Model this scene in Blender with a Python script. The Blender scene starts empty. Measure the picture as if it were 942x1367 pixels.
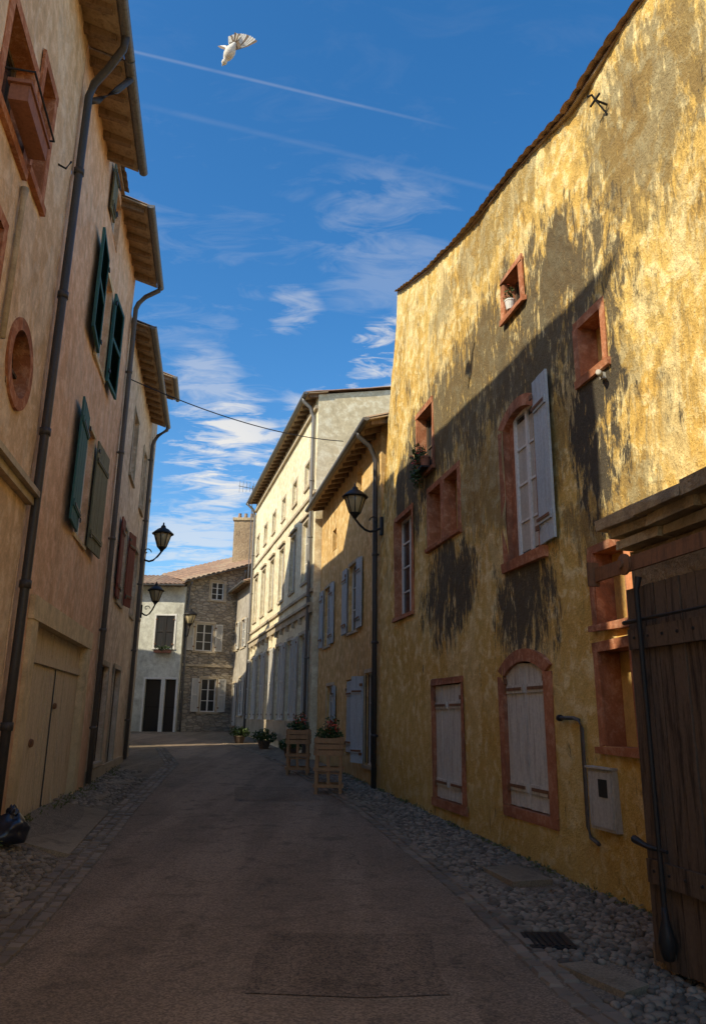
import bpy, math, random
import numpy as np
from mathutils import Vector, Matrix, noise as mn
random.seed(7); np.random.seed(7)
sc=bpy.context.scene
COL=bpy.context.collection
# ------------------------------------------------------------------ materials
def newmat(name):
    m=bpy.data.materials.new(name); m.use_nodes=True; nt=m.node_tree
    b=nt.nodes['Principled BSDF']; b.inputs['Roughness'].default_value=.9
    b.inputs['Specular IOR Level'].default_value=.25
    tc=nt.nodes.new('ShaderNodeTexCoord')
    return m,nt,b,tc.outputs['Object']
def setin(nt,sock,v):
    if isinstance(v,bpy.types.NodeSocket): nt.links.new(v,sock)
    elif isinstance(v,tuple) and len(v)==3 and sock.type=='RGBA': sock.default_value=(*v,1)
    else: sock.default_value=v
def noise(nt,vec,scale,detail=4,rough=.6,dist=0,stretch=None):
    if stretch:
        mp=nt.nodes.new('ShaderNodeMapping'); nt.links.new(vec,mp.inputs[0]); mp.inputs['Scale'].default_value=stretch; vec=mp.outputs[0]
    n=nt.nodes.new('ShaderNodeTexNoise'); nt.links.new(vec,n.inputs['Vector'])
    n.inputs['Scale'].default_value=scale; n.inputs['Detail'].default_value=detail; n.inputs['Roughness'].default_value=rough; n.inputs['Distortion'].default_value=dist
    return n.outputs[0]
def mr(nt,v,a,b,c=0.,d=1.,smooth=False):
    n=nt.nodes.new('ShaderNodeMapRange'); setin(nt,n.inputs[0],v)
    for i,x in enumerate((a,b,c,d)): n.inputs[i+1].default_value=x
    if smooth: n.interpolation_type='SMOOTHSTEP'
    return n.outputs[0]
def mth(nt,op,a,b=0.,c=None):
    n=nt.nodes.new('ShaderNodeMath'); n.operation=op; setin(nt,n.inputs[0],a); setin(nt,n.inputs[1],b)
    if c is not None: setin(nt,n.inputs[2],c)
    return n.outputs[0]
def mix(nt,f,a,b,mode='MIX'):
    n=nt.nodes.new('ShaderNodeMixRGB'); n.blend_type=mode; setin(nt,n.inputs[0],f); setin(nt,n.inputs[1],a); setin(nt,n.inputs[2],b)
    return n.outputs[0]
def bump(nt,b,h,strength=.5,dist=.02):
    n=nt.nodes.new('ShaderNodeBump'); n.inputs['Strength'].default_value=strength; n.inputs['Distance'].default_value=dist
    nt.links.new(h,n.inputs['Height']); nt.links.new(n.outputs[0],b.inputs['Normal'])
def sep(nt,vec):
    n=nt.nodes.new('ShaderNodeSeparateXYZ'); nt.links.new(vec,n.inputs[0]); return n.outputs
def stucco(name,c1,c2,stain=(.14,.11,.08),amount=.4,zlo=0,zhi=30,blobs=(),bs=.6,bd=.02,grime=.5,coarse=5.,pale=None,streak=.4,near=False,pa=.75):
    m,nt,b,co=newmat(name); X,Y,Z=sep(nt,co)
    big=noise(nt,co,.7,3,.6,.4); med=noise(nt,co,coarse,6 if near else 4,.68,.3); fine=noise(nt,co,45,2,.7)
    col=mix(nt,mr(nt,big,.36,.64),c1,c2)
    if pale:
        col=mix(nt,mr(nt,med,.50,.60,0,pa),col,pale)
        if near:
            vs=noise(nt,co,1.6,6,.72,.8,(1,1,.45)); col=mix(nt,mth(nt,'MULTIPLY',mr(nt,vs,.50,.57,0,.6),mr(nt,Z,.5,4.5,.25,1.)),col,pale)
    col=mix(nt,1.,col,mix(nt,mr(nt,med,.3,.7),(.74,.72,.70),(1.12,1.12,1.12)),'MULTIPLY')
    col=mix(nt,1.,col,mix(nt,mr(nt,fine,.3,.7),(.88,.88,.88),(1.08,1.08,1.08)),'MULTIPLY')
    st=noise(nt,co,2.2,6,.74,.5,(1,1,streak))
    if near: st=mth(nt,'ADD',mth(nt,'MULTIPLY',st,.5),mth(nt,'MULTIPLY',noise(nt,co,9,5,.78,.6,(1,1,.28)),.5))
    msk=mr(nt,big,.42,.62)
    zm=mth(nt,'MULTIPLY',mr(nt,Z,zlo,zlo+1.2),mr(nt,Z,zhi+.8,zhi-.4))
    f=mth(nt,'MULTIPLY',mth(nt,'MULTIPLY',mr(nt,st,.47,.60),mth(nt,'MULTIPLY',msk,zm)),amount)
    for (y0,z0,a,c,w) in blobs:
        dy=mth(nt,'DIVIDE',mth(nt,'SUBTRACT',Y,y0),a); dz=mth(nt,'DIVIDE',mth(nt,'SUBTRACT',Z,z0),c)
        d=mth(nt,'ADD',mth(nt,'MULTIPLY',dy,dy),mth(nt,'MULTIPLY',dz,dz))
        e=mr(nt,d,1.9,0.,0,1,True)
        e=mth(nt,'MULTIPLY',mr(nt,mth(nt,'ADD',mth(nt,'MULTIPLY',e,.19),st),.575,.655),w)
        f=mth(nt,'MAXIMUM',f,e)
    col=mix(nt,f,col,stain)
    gr=mth(nt,'MULTIPLY',mr(nt,mth(nt,'ADD',Z,mth(nt,'MULTIPLY',med,-2.4)),.6,-1.2),grime)
    col=mix(nt,gr,col,tuple(x*.4 for x in c2))
    nt.links.new(col,b.inputs['Base Color'])
    h=mth(nt,'ADD',med,mth(nt,'MULTIPLY',fine,.28))
    if near: h=mth(nt,'ADD',h,mth(nt,'MULTIPLY',noise(nt,co,16,3,.7,.5,(1,1,.6)),.6))
    bump(nt,b,h,bs,bd); b.inputs['Roughness'].default_value=.95
    return m
def paint(name,c,c2=None,wear=.35,rough=.75,stretch=(6,6,.6),metal=0,bs=.25):
    m,nt,b,co=newmat(name); c2=c2 or tuple(x*.55 for x in c)
    n=noise(nt,co,3,5,.7,.3,stretch); n2=noise(nt,co,30,2,.7)
    col=mix(nt,mr(nt,n,.5,.68,0,wear*1.6),c,c2)
    col=mix(nt,1.,col,mix(nt,mr(nt,n2,.3,.7),(.86,.86,.86),(1.08,1.08,1.08)),'MULTIPLY')
    nt.links.new(col,b.inputs['Base Color']); b.inputs['Roughness'].default_value=rough; b.inputs['Metallic'].default_value=metal
    bump(nt,b,mth(nt,'ADD',n,mth(nt,'MULTIPLY',n2,.4)),bs,.01)
    return m
def glassmat(name,c=(.02,.025,.03),rough=.08):
    m,nt,b,co=newmat(name); b.inputs['Base Color'].default_value=(*c,1); b.inputs['Roughness'].default_value=rough; b.inputs['Specular IOR Level'].default_value=.6
    bump(nt,b,noise(nt,co,3,1),.06,.02); return m
M={}
M['yellow']=stucco('yellow_plaster',(.84,.57,.17),(.78,.48,.115),stain=(.085,.068,.045),amount=.85,zlo=3.4,zhi=9.8,
  blobs=((9.1,2.95,.8,.8,.95),(11.8,3.55,1.2,.9,.95),(7.3,4.5,.6,1.1,1.),(13.7,5.9,1.1,1.1,.95),(8.1,6.3,1.7,1.4,.9),(10.3,6.5,2.,1.2,.85),(12.4,6.4,1.8,1.1,.85),(6.2,7.4,1.,1.3,.65),(10.2,8.6,2.5,.6,.5),(7.25,3.7,.9,.6,.6),(9.5,5.,3.5,1.,.5)),bs=.95,bd=.035,grime=.4,pale=(.92,.75,.38),near=True)
M['blind']=stucco('yellow_blind_panel',(.72,.48,.17),(.62,.38,.12),amount=.4,bs=.6,grime=.3)
M['terra']=stucco('terracotta_render',(.54,.215,.10),(.42,.155,.075),stain=(.16,.09,.06),amount=.7,bs=.7,coarse=8,grime=.3,pale=(.62,.34,.20),pa=.5)
M['orange_c']=stucco('orange_plaster',(.82,.54,.21),(.74,.46,.17),amount=.25,bs=.4,pale=(.86,.64,.34))
M['h1']=stucco('beige_plaster',(.86,.60,.36),(.80,.53,.29),amount=.3,bs=.45,pale=(.88,.69,.48),near=True,pa=.5)
M['h2']=stucco('salmon_plaster',(.88,.55,.33),(.82,.49,.28),amount=.2,bs=.4,pale=(.90,.64,.44),near=True,pa=.5)
M['h3']=stucco('cream_pink_plaster',(.84,.64,.44),(.74,.54,.35),amount=.35,bs=.4,pale=(.84,.70,.52))
M['h5']=stucco('grey_plaster',(.62,.52,.40),(.52,.43,.32),amount=.5,bs=.4)
M['cream']=stucco('cream_plaster',(.90,.78,.52),(.86,.72,.45),amount=.12,bs=.25,pale=(.90,.82,.60),grime=.3)
M['greyh']=stucco('grey_render',(.50,.45,.37),(.42,.37,.30),amount=.5)
M['white']=stucco('white_render',(.72,.71,.61),(.62,.61,.51),amount=.4,grime=.6)
M['trimc']=stucco('stone_trim',(.62,.51,.36),(.52,.42,.28),amount=.4,bs=.3)
M['garframe']=stucco('pale_stone_trim',(.86,.68,.40),(.76,.58,.33),amount=.3,bs=.3)
M['barnst']=stucco('rubble_wall',(.55,.40,.24),(.42,.29,.17),amount=.6,bs=1.,bd=.05,coarse=9,near=True)
M['slab']=stucco('weathered_stone',(.62,.48,.29),(.42,.32,.19),amount=.6,bs=.9,bd=.03,coarse=9)
M['shutgrey']=paint('grey_white_shutter_paint',(.66,.61,.51),(.34,.28,.21),.5)
M['shutblue']=paint('blue_grey_shutter_paint',(.50,.54,.55),(.28,.28,.26),.4)
M['shutgreen']=paint('teal_shutter_paint',(.045,.14,.13),(.04,.07,.06),.4)
M['shutolive']=paint('olive_shutter_paint',(.19,.18,.105),(.09,.09,.055),.5)
M['shutred']=paint('red_shutter_paint',(.20,.045,.03))
M['shutwhite']=paint('white_shutter_paint',(.62,.58,.50),(.42,.38,.32),.4)
M['garage']=paint('garage_wood',(.70,.54,.34),(.44,.32,.18),.5)
M['framew']=paint('white_window_paint',(.76,.73,.66),(.52,.48,.41),.3)
M['darkwood']=paint('old_dark_wood',(.13,.088,.058),(.05,.033,.022),.8,bs=.9)
M['roofwood']=paint('eave_board_wood',(.46,.33,.20),(.24,.16,.09),.6,stretch=(3,3,3))
M['rafter']=paint('rafter_wood',(.26,.17,.10),(.13,.08,.05),.6)
M['zinc']=paint('zinc_gutter',(.20,.19,.18),(.10,.09,.085),.5,.5,metal=.3)
M['iron']=paint('black_iron',(.022,.021,.02),(.06,.035,.022),.4,.5)
M['rust']=paint('rusty_iron',(.24,.115,.055),(.10,.055,.035),.6)
M['copperpipe']=paint('orange_pipe',(.60,.24,.10),(.4,.15,.07),.4)
M['box']=paint('meter_box_grey',(.50,.47,.40),(.30,.25,.19),.6)
M['planter']=paint('planter_wood',(.42,.24,.115),(.26,.15,.075),.5)
M['terrabox']=paint('terracotta_planter',(.34,.15,.09))
M['glass']=glassmat('window_glass'); M['dark']=glassmat('dark_interior',(.015,.013,.012),.4)
M['curtain']=paint('lace_curtain',(.55,.50,.42),(.38,.34,.28),.3)
M['lampglass']=glassmat('lantern_glass',(.45,.36,.20),.2); M['bag']=glassmat('plastic_bag',(.018,.02,.03),.28)
M['blackpipe']=paint('black_downpipe',(.06,.055,.052),(.11,.08,.06),.4,.4)
M['leadpipe']=paint('brown_grey_downpipe',(.13,.115,.10),(.08,.06,.05),.5,.5)
def tilemat():
    m,nt,b,co=newmat('canal_tiles'); n=noise(nt,co,2.2,4,.7); n2=noise(nt,co,12,4,.7); n3=noise(nt,co,.6,2)
    col=mix(nt,mr(nt,n,.35,.65),(.40,.24,.145),(.26,.16,.105)); col=mix(nt,mr(nt,n2,.52,.66,0,.8),col,(.11,.095,.075)); col=mix(nt,mr(nt,n3,.5,.65,0,.5),col,(.42,.32,.20))
    nt.links.new(col,b.inputs['Base Color']); bump(nt,b,n2,.7,.03); return m
M['tile']=tilemat()
def stonewall():
    m,nt,b,co=newmat('rubble_stone_wall'); X,Y,Z=sep(nt,co)
    v=nt.nodes.new('ShaderNodeTexVoronoi'); v.feature='DISTANCE_TO_EDGE'
    v2=nt.nodes.new('ShaderNodeTexVoronoi')
    cb=nt.nodes.new('ShaderNodeCombineXYZ')
    setin(nt,cb.inputs[0],mth(nt,'MULTIPLY',X,1.1)); setin(nt,cb.inputs[1],mth(nt,'MULTIPLY',Y,1.1)); setin(nt,cb.inputs[2],mth(nt,'MULTIPLY',Z,2.4))
    for q in (v,v2): nt.links.new(cb.outputs[0],q.inputs['Vector']); q.inputs['Scale'].default_value=2.9
    e=mr(nt,v.outputs['Distance'],.0,.10); r=sep(nt,v2.outputs['Color'])[0]
    c=mix(nt,r,(.50,.42,.31),(.30,.25,.185))
    c=mix(nt,e,(.24,.20,.15),c); c=mix(nt,mr(nt,noise(nt,co,1.,4,.7),.5,.65,0,.5),c,(.17,.145,.11))
    nt.links.new(c,b.inputs['Base Color']); bump(nt,b,mth(nt,'ADD',e,mth(nt,'MULTIPLY',noise(nt,co,20,2),.5)),.8,.05); return m
M['stone']=stonewall()
def roadmat(name,c1,c2,spk=.35):
    m,nt,b,co=newmat(name); big=noise(nt,co,.5,4,.65,.5); med=noise(nt,co,3,5,.7)
    trk=noise(nt,co,1.6,3,.6,0,(1,.12,1))
    v=nt.nodes.new('ShaderNodeTexVoronoi'); v.inputs['Scale'].default_value=85; nt.links.new(co,v.inputs['Vector'])
    col=mix(nt,mr(nt,big,.35,.65),c1,c2)
    col=mix(nt,mr(nt,trk,.46,.62,0,.5),col,tuple(min(.6,x*1.5) for x in c1)); col=mix(nt,mr(nt,med,.53,.68,0,.6),col,tuple(x*.5 for x in c2))
    sv=sep(nt,v.outputs['Color'])[0]
    col=mix(nt,1.,col,mix(nt,mr(nt,sv,0,1),(1-spk,1-spk,1-spk),(1+spk*1.6,1+spk*1.5,1+spk*1.3)),'MULTIPLY')
    ck=nt.nodes.new('ShaderNodeTexVoronoi'); ck.feature='DISTANCE_TO_EDGE'; ck.inputs['Scale'].default_value=.55
    add=nt.nodes.new('ShaderNodeVectorMath'); add.operation='ADD'; nt.links.new(co,add.inputs[0])
    nn=nt.nodes.new('ShaderNodeTexNoise'); nn.inputs['Scale'].default_value=2.; nn.inputs['Detail'].default_value=4; nt.links.new(co,nn.inputs['Vector']); nt.links.new(nn.outputs['Color'],add.inputs[1])
    nt.links.new(add.outputs[0],ck.inputs['Vector'])
    cr=mth(nt,'MULTIPLY',mr(nt,ck.outputs['Distance'],.010,.0),mr(nt,big,.5,.6)); col=mix(nt,mth(nt,'MULTIPLY',cr,.6),col,(.03,.025,.02))
    nt.links.new(col,b.inputs['Base Color']); b.inputs['Roughness'].default_value=.85
    bump(nt,b,mth(nt,'ADD',mth(nt,'MULTIPLY',sv,.6),mth(nt,'MULTIPLY',med,1.2)),.7,.012); return m
M['road']=roadmat('brown_asphalt',(.235,.172,.118),(.185,.134,.090)); M['patch']=roadmat('asphalt_patch',(.175,.128,.088),(.15,.108,.073),.5)
M['concrete']=roadmat('concrete_apron',(.28,.215,.14),(.21,.16,.10),.15)
M['ground']=roadmat('earth_ground',(.20,.155,.105),(.155,.115,.075),.4)
def pebmat(name,a,b_,c):
    m,nt,b,co=newmat(name)
    g=nt.nodes.new('ShaderNodeNewGeometry'); r=g.outputs['Random Per Island']
    col=mix(nt,r,a,b_); col=mix(nt,mr(nt,noise(nt,co,1.3,3,.6),.5,.65,0,.5),col,c)
    nt.links.new(col,b.inputs['Base Color']); b.inputs['Roughness'].default_value=.65; return m
M['pebble']=pebmat('river_pebbles',(.33,.26,.18),(.11,.085,.06),(.10,.08,.055)); M['sett']=pebmat('granite_setts',(.30,.23,.16),(.16,.125,.09),(.12,.092,.065))
def leafmat(name,a,b_):
    m,nt,b,co=newmat(name); g=nt.nodes.new('ShaderNodeNewGeometry'); nt.links.new(mix(nt,g.outputs['Random Per Island'],a,b_),b.inputs['Base Color']); b.inputs['Roughness'].default_value=.6; return m
M['leaf']=leafmat('leaves',(.03,.06,.015),(.08,.11,.03)); M['flower']=leafmat('red_petals',(.65,.03,.02),(.6,.14,.08)); M['weed']=leafmat('weeds',(.08,.11,.03),(.16,.14,.05))
M['birdw']=paint('white_feathers',(.80,.78,.72),(.55,.5,.42),.3,stretch=(8,8,8)); M['birdb']=paint('brown_feathers',(.26,.19,.13),(.12,.09,.06),.5,stretch=(20,20,20))
# ------------------------------------------------------------------ geometry helpers
class Wall:
    def __init__(s,ox,oy,dx,dy,nx,ny):
        s.o=Vector((ox,oy,0)); s.d=Vector((dx,dy,0)); s.n=Vector((nx,ny,0)).normalized()
    def P(s,t,o,z): v=s.o+s.d*t+s.n*o; return (v.x,v.y,z)
def yw(a,b,right): return Wall(a,0,b,1,-1 if right else 1,b if right else -b)
RW=yw(4.151,-.2225,True); LW=yw(-2.35,-.18,False); CW=yw(5.116,-.2736,True); BW=yw(3.401,-.2225,True)
BOX=[(0,1,3,2),(4,6,7,5),(0,4,5,1),(2,3,7,6),(0,2,6,4),(1,5,7,3)]
def orient(pts,want):
    a,b,c=[Vector(p) for p in pts[:3]]
    return pts if (b-a).cross(c-a).dot(want)>0 else pts[::-1]
class Obj:
    def __init__(s,name):
        s.name=name; s.parts={}
    def m(s,part,mat):
        k=(part,mat)
        if k not in s.parts: s.parts[k]=([],[])
        return s.parts[k]
    def poly(s,part,mat,pts):
        v,f=s.m(part,mat); n=len(v); v.extend(pts); f.append(tuple(range(n,n+len(pts))))
    def add(s,part,mat,vs,fs):
        v,f=s.m(part,mat); n=len(v); v.extend(vs); f.extend(tuple(i+n for i in q) for q in fs)
    def box(s,part,mat,W,s0,s1,o0,o1,z0,z1,j=0.):
        if W is None: c=[(x,y,z) for z in(z0,z1) for y in(o0,o1) for x in(s0,s1)]
        else: c=[W.P(x,y,z) for z in(z0,z1) for y in(o0,o1) for x in(s0,s1)]
        if j: c=[tuple(q+random.uniform(-j,j) for q in p) for p in c]
        s.add(part,mat,c,BOX)
    def tube(s,part,mat,pts,r,n=8):
        pts=[Vector(p) for p in pts]; vs=[];fs=[]
        rr=r if isinstance(r,(list,tuple)) else [r]*len(pts)
        for i,p in enumerate(pts):
            t=(pts[min(i+1,len(pts)-1)]-pts[max(i-1,0)]).normalized()
            u=t.cross(Vector((.3,.1,1)))
            if u.length<.42: u=t.cross(Vector((0,1,0)))
            u.normalize(); w=t.cross(u)
            for k in range(n):
                a=2*math.pi*k/n; q=p+(u*math.cos(a)+w*math.sin(a))*rr[i]; vs.append(tuple(q))
        for i in range(len(pts)-1):
            for k in range(n): fs.append((i*n+k,i*n+(k+1)%n,(i+1)*n+(k+1)%n,(i+1)*n+k))
        fs.append(tuple(range(n-1,-1,-1))); fs.append(tuple(range((len(pts)-1)*n,len(pts)*n)))
        s.add(part,mat,vs,fs)
    def lathe(s,part,mat,c,prof,n=12,axis=None):
        vs=[];fs=[]; q=Vector((0,0,1)).rotation_difference(Vector(axis)) if axis else None
        for (r,z) in prof:
            for k in range(n):
                a=2*math.pi*k/n; v=Vector((r*math.cos(a),r*math.sin(a),z))
                if q: v=q@v
                vs.append((c[0]+v.x,c[1]+v.y,c[2]+v.z))
        for i in range(len(prof)-1):
            for k in range(n): fs.append((i*n+k,i*n+(k+1)%n,(i+1)*n+(k+1)%n,(i+1)*n+k))
        fs.append(tuple(range(n-1,-1,-1))); fs.append(tuple(range((len(prof)-1)*n,len(prof)*n)))
        s.add(part,mat,vs,fs)
    def leaves(s,part,mat,c,rad,n,size=.05):
        vs=[];fs=[]
        for i in range(n):
            d=Vector((random.gauss(0,1),random.gauss(0,1),random.gauss(0,1))).normalized()*random.uniform(.35,1.1)
            p=Vector((c[0]+d.x*rad[0],c[1]+d.y*rad[1],c[2]+d.z*rad[2]))
            a=Vector((random.gauss(0,1),random.gauss(0,1),random.gauss(0,1))).normalized(); b=a.orthogonal().normalized(); z=size*random.uniform(.6,1.3)
            k=len(vs); vs+= [tuple(p-a*z),tuple(p+b*z*.5),tuple(p+a*z),tuple(p-b*z*.5)]; fs.append((k,k+1,k+2,k+3))
        s.add(part,mat,vs,fs)
    def finish(s,single=False):
        import bmesh
        par=None
        if not single:
            par=bpy.data.objects.new(s.name,None); COL.objects.link(par)
        for (part,mat),(v,f) in s.parts.items():
            if not v: continue
            me=bpy.data.meshes.new(s.name+'_'+part); me.from_pydata(v,[],f); me.materials.append(M[mat])
            bm=bmesh.new(); bm.from_mesh(me)
            if part.startswith(('wall','leaf','flower','ground','road','left_verge'))==False: bmesh.ops.recalc_face_normals(bm,faces=bm.faces)
            bm.to_mesh(me); bm.free()
            if part.startswith(('wall_front','pipe','lantern','round','tiles')):
                me.polygons.foreach_set('use_smooth',[True]*len(me.polygons))
            ob=bpy.data.objects.new(s.name if single else part,me); COL.objects.link(ob)
            if par: ob.parent=par
def interp(prof,s):
    if s<=prof[0][0]: return prof[0][1]
    for (a,b),(c,d) in zip(prof,prof[1:]):
        if s<=c: return b+(d-b)*(s-a)/(c-a)
    return prof[-1][1]
def breaks(a,b,hard,step):
    h=sorted(set([a,b]+[x for x in hard if a<x<b])); out=[h[0]]
    for p,q in zip(h,h[1:]):
        n=max(1,round((q-p)/step)); out+=[p+(q-p)*k/n for k in range(1,n+1)]
    return out
def facade(H,mat,W,s0,s1,zb,prof,ops,step=.35,amp=.012,send=None):
    if not isinstance(prof,list): prof=[(s0,prof),(s1,prof)]
    S=breaks(s0,s1,[x for o in ops for x in o[:2]]+[p[0] for p in prof],step)
    zc=max([o[3] for o in ops]+[zb+1])+.02
    Zs=breaks(zb,zc,[x for o in ops for x in o[2:4]],step)
    nf=max(1,round((max(p[1] for p in prof)-zc)/step))
    rows=[]
    for z in Zs: rows.append([(s,z) for s in S])
    for k in range(1,nf+1): rows.append([(s,zc+(interp(prof,s)-zc)*k/nf) for s in S])
    vs=[];fs=[];n=len(S)
    for r in rows:
        for (s,z) in r:
            if send and s>14.95: e=send(z); s=14.95+(s-14.95)*(e-14.95)/(s1-14.95) if e>14.95 else min(s,e)
            elif send: s=min(s,send(z))
            o=amp*2*(mn.noise(Vector((s*.9,z*.9,1.3)))+.5*mn.noise(Vector((s*2.6,z*2.6,4.))))
            vs.append(W.P(s,o,z))
    flip=W.d.cross(Vector((0,0,1))).dot(W.n)<0
    for i in range(len(rows)-1):
        for k in range(n-1):
            cs=(S[k]+S[k+1])/2; cz=(rows[i][k][1]+rows[i+1][k+1][1])/2
            if any(o[0]<cs<o[1] and o[2]<cz<o[3] for o in ops): continue
            q=(i*n+k,i*n+k+1,(i+1)*n+k+1,(i+1)*n+k); fs.append(q[::-1] if flip else q)
    H.add('wall_front',mat,vs,fs)
def reveal(H,mat,W,op,depth=.25):
    a,b,c,d=op[:4]; o1=.012; dd=W.d.normalized(); U=Vector((0,0,1))
    for pts,w in (([(a,o1,c),(a,o1,d),(a,-depth,d),(a,-depth,c)],dd),([(b,o1,c),(b,-depth,c),(b,-depth,d),(b,o1,d)],-dd),([(a,o1,d),(b,o1,d),(b,-depth,d),(a,-depth,d)],-U),([(a,o1,c),(a,-depth,c),(b,-depth,c),(b,o1,c)],U)):
        H.poly('wall_reveals',mat,orient([W.P(*p) for p in pts],w))
def back(H,part,mat,W,op,depth): 
    a,b,c,d=op[:4]; H.poly('wall_'+part,mat,orient([W.P(a,-depth,c),W.P(b,-depth,c),W.P(b,-depth,d),W.P(a,-depth,d)],W.n))
def surround(H,mat,W,op,w=.13,o=.035,rise=0,sill=True,j=.006,part='window_surrounds'):
    a,b,c,d=op[:4]
    H.box(part,mat,W,a-w,a,0,o,c,d-(rise if rise else 0),j); H.box(part,mat,W,b,b+w,0,o,c,d-(rise if rise else 0),j)
    if sill: H.box(part,mat,W,a-w-.02,b+w+.02,0,o+.03,c-w*.8,c,j)
    if not rise: H.box(part,mat,W,a-w,b+w,0,o+.002,d,d+w,j)
    else:
        n=12; R=((b-a)**2/4+rise**2)/(2*rise); cz=d-R; cs=(a+b)/2; A=math.asin((b-a)/2/R); A2=math.asin(((b-a)/2+w)/(R+w))
        for k in range(n):
            q=[]
            for t in (k,k+1):
                u=-1+2*t/n; q.append((cs+R*math.sin(A*u),cz+R*math.cos(A*u),cs+(R+w)*math.sin(A2*u),cz+(R+w)*math.cos(A2*u)))
            vs=[]
            for oo in (-.1,o): 
                for e in q: vs+= [W.P(e[0],oo,e[1]),W.P(e[2],oo,e[3])]
            H.add(part,mat,vs,BOX)
def sash(H,W,op,o,mat='framew',cols=2,rows=3,fw=.05,curtain=False,glass='glass'):
    a,b,c,d=op[:4]
    for (x0,x1,z0,z1) in ((a,a+fw,c,d),(b-fw,b,c,d),(a+fw,b-fw,c,c+fw),(a+fw,b-fw,d-fw,d)): H.box('window_frames',mat,W,x0,x1,o,o+.05,z0,z1)
    for k in range(1,cols):
        x=a+(b-a)*k/cols; H.box('window_frames',mat,W,x-.03,x+.03,o,o+.045,c+fw,d-fw)
    for k in range(1,rows):
        z=c+(d-c)*k/rows; H.box('window_frames',mat,W,a+fw,b-fw,o+.005,o+.035,z-.015,z+.015)
    H.poly('wall_window_panes',glass,orient([W.P(a,o+.015,c),W.P(b,o+.015,c),W.P(b,o+.015,d),W.P(a,o+.015,d)],W.n))
    if curtain:
        H.poly('wall_window_curtains','curtain',orient([W.P(a+fw,o+.018,c+.1),W.P(b-fw,o+.018,c+.1),W.P(b-fw,o+.018,d-.12),W.P(a+fw,o+.018,d-.12)],W.n))
def shutter(H,mat,W,s0,s1,z0,z1,o=.03,planks=4,louv=False,strap='rust',o2=None):
    o2=o if o2 is None else o2
    L=abs(s1-s0); p0=Vector(W.P(s0,o,0)); p1=Vector(W.P(s1,o2,0)); d=(p1-p0)
    w=Wall(p0.x,p0.y,d.x/L,d.y/L,W.n.x,W.n.y)
    if louv:
        f=.07
        for (x0,x1,a,b) in ((0,f,z0,z1),(L-f,L,z0,z1),(f,L-f,z0,z0+f),(f,L-f,z1-f,z1),(f,L-f,(z0+z1)/2-.04,(z0+z1)/2+.04)): H.box('shutters',mat,w,x0,x1,0,.045,a,b)
        z=z0+f
        while z<z1-f:
            H.add('shutters',mat,[w.P(f,.038,z),w.P(L-f,.038,z),w.P(L-f,.008,z+.055),w.P(f,.008,z+.055)],[(0,1,2,3)]); z+=.05
        H.poly('shutters',mat,[w.P(f,.004,z0+f),w.P(L-f,.004,z0+f),w.P(L-f,.004,z1-f),w.P(f,.004,z1-f)])
    else:
        for k in range(planks):
            x0=L*k/planks+.004; x1=L*(k+1)/planks-.004
            H.box('shutters',mat,w,x0,x1,0,.028+random.uniform(0,.004),z0+random.uniform(0,.012),z1-random.uniform(0,.012),.002)
        for zz in (z0+(z1-z0)*.14,z0+(z1-z0)*.82):
            H.box('shutters',mat,w,.03,L-.03,.033,.05,zz-.05,zz+.05,.002)
            H.box('shutter_hinges',strap,w,0,L*.85,.052,.06,zz-.018,zz+.018,.001)
    for zz in (z0+.2,z1-.2): H.box('shutter_hinges',strap,w,-.03,.05,.046,.066,zz-.03,zz+.03)
def body(H,mat,W,s0,s1,zb,z0,z1,D,pitch=.3):
    for s,z,w in ((s0,z0,-W.d),(s1,z1,W.d)):
        H.poly('wall_side',mat,orient([W.P(s,0,zb),W.P(s,-D,zb),W.P(s,-D,z),W.P(s,-D/2,z+D/2*pitch),W.P(s,0,z)],w))
    H.poly('wall_back',mat,orient([W.P(s0,-D,zb),W.P(s1,-D,zb),W.P(s1,-D,z1),W.P(s0,-D,z0)],-W.n))
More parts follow.
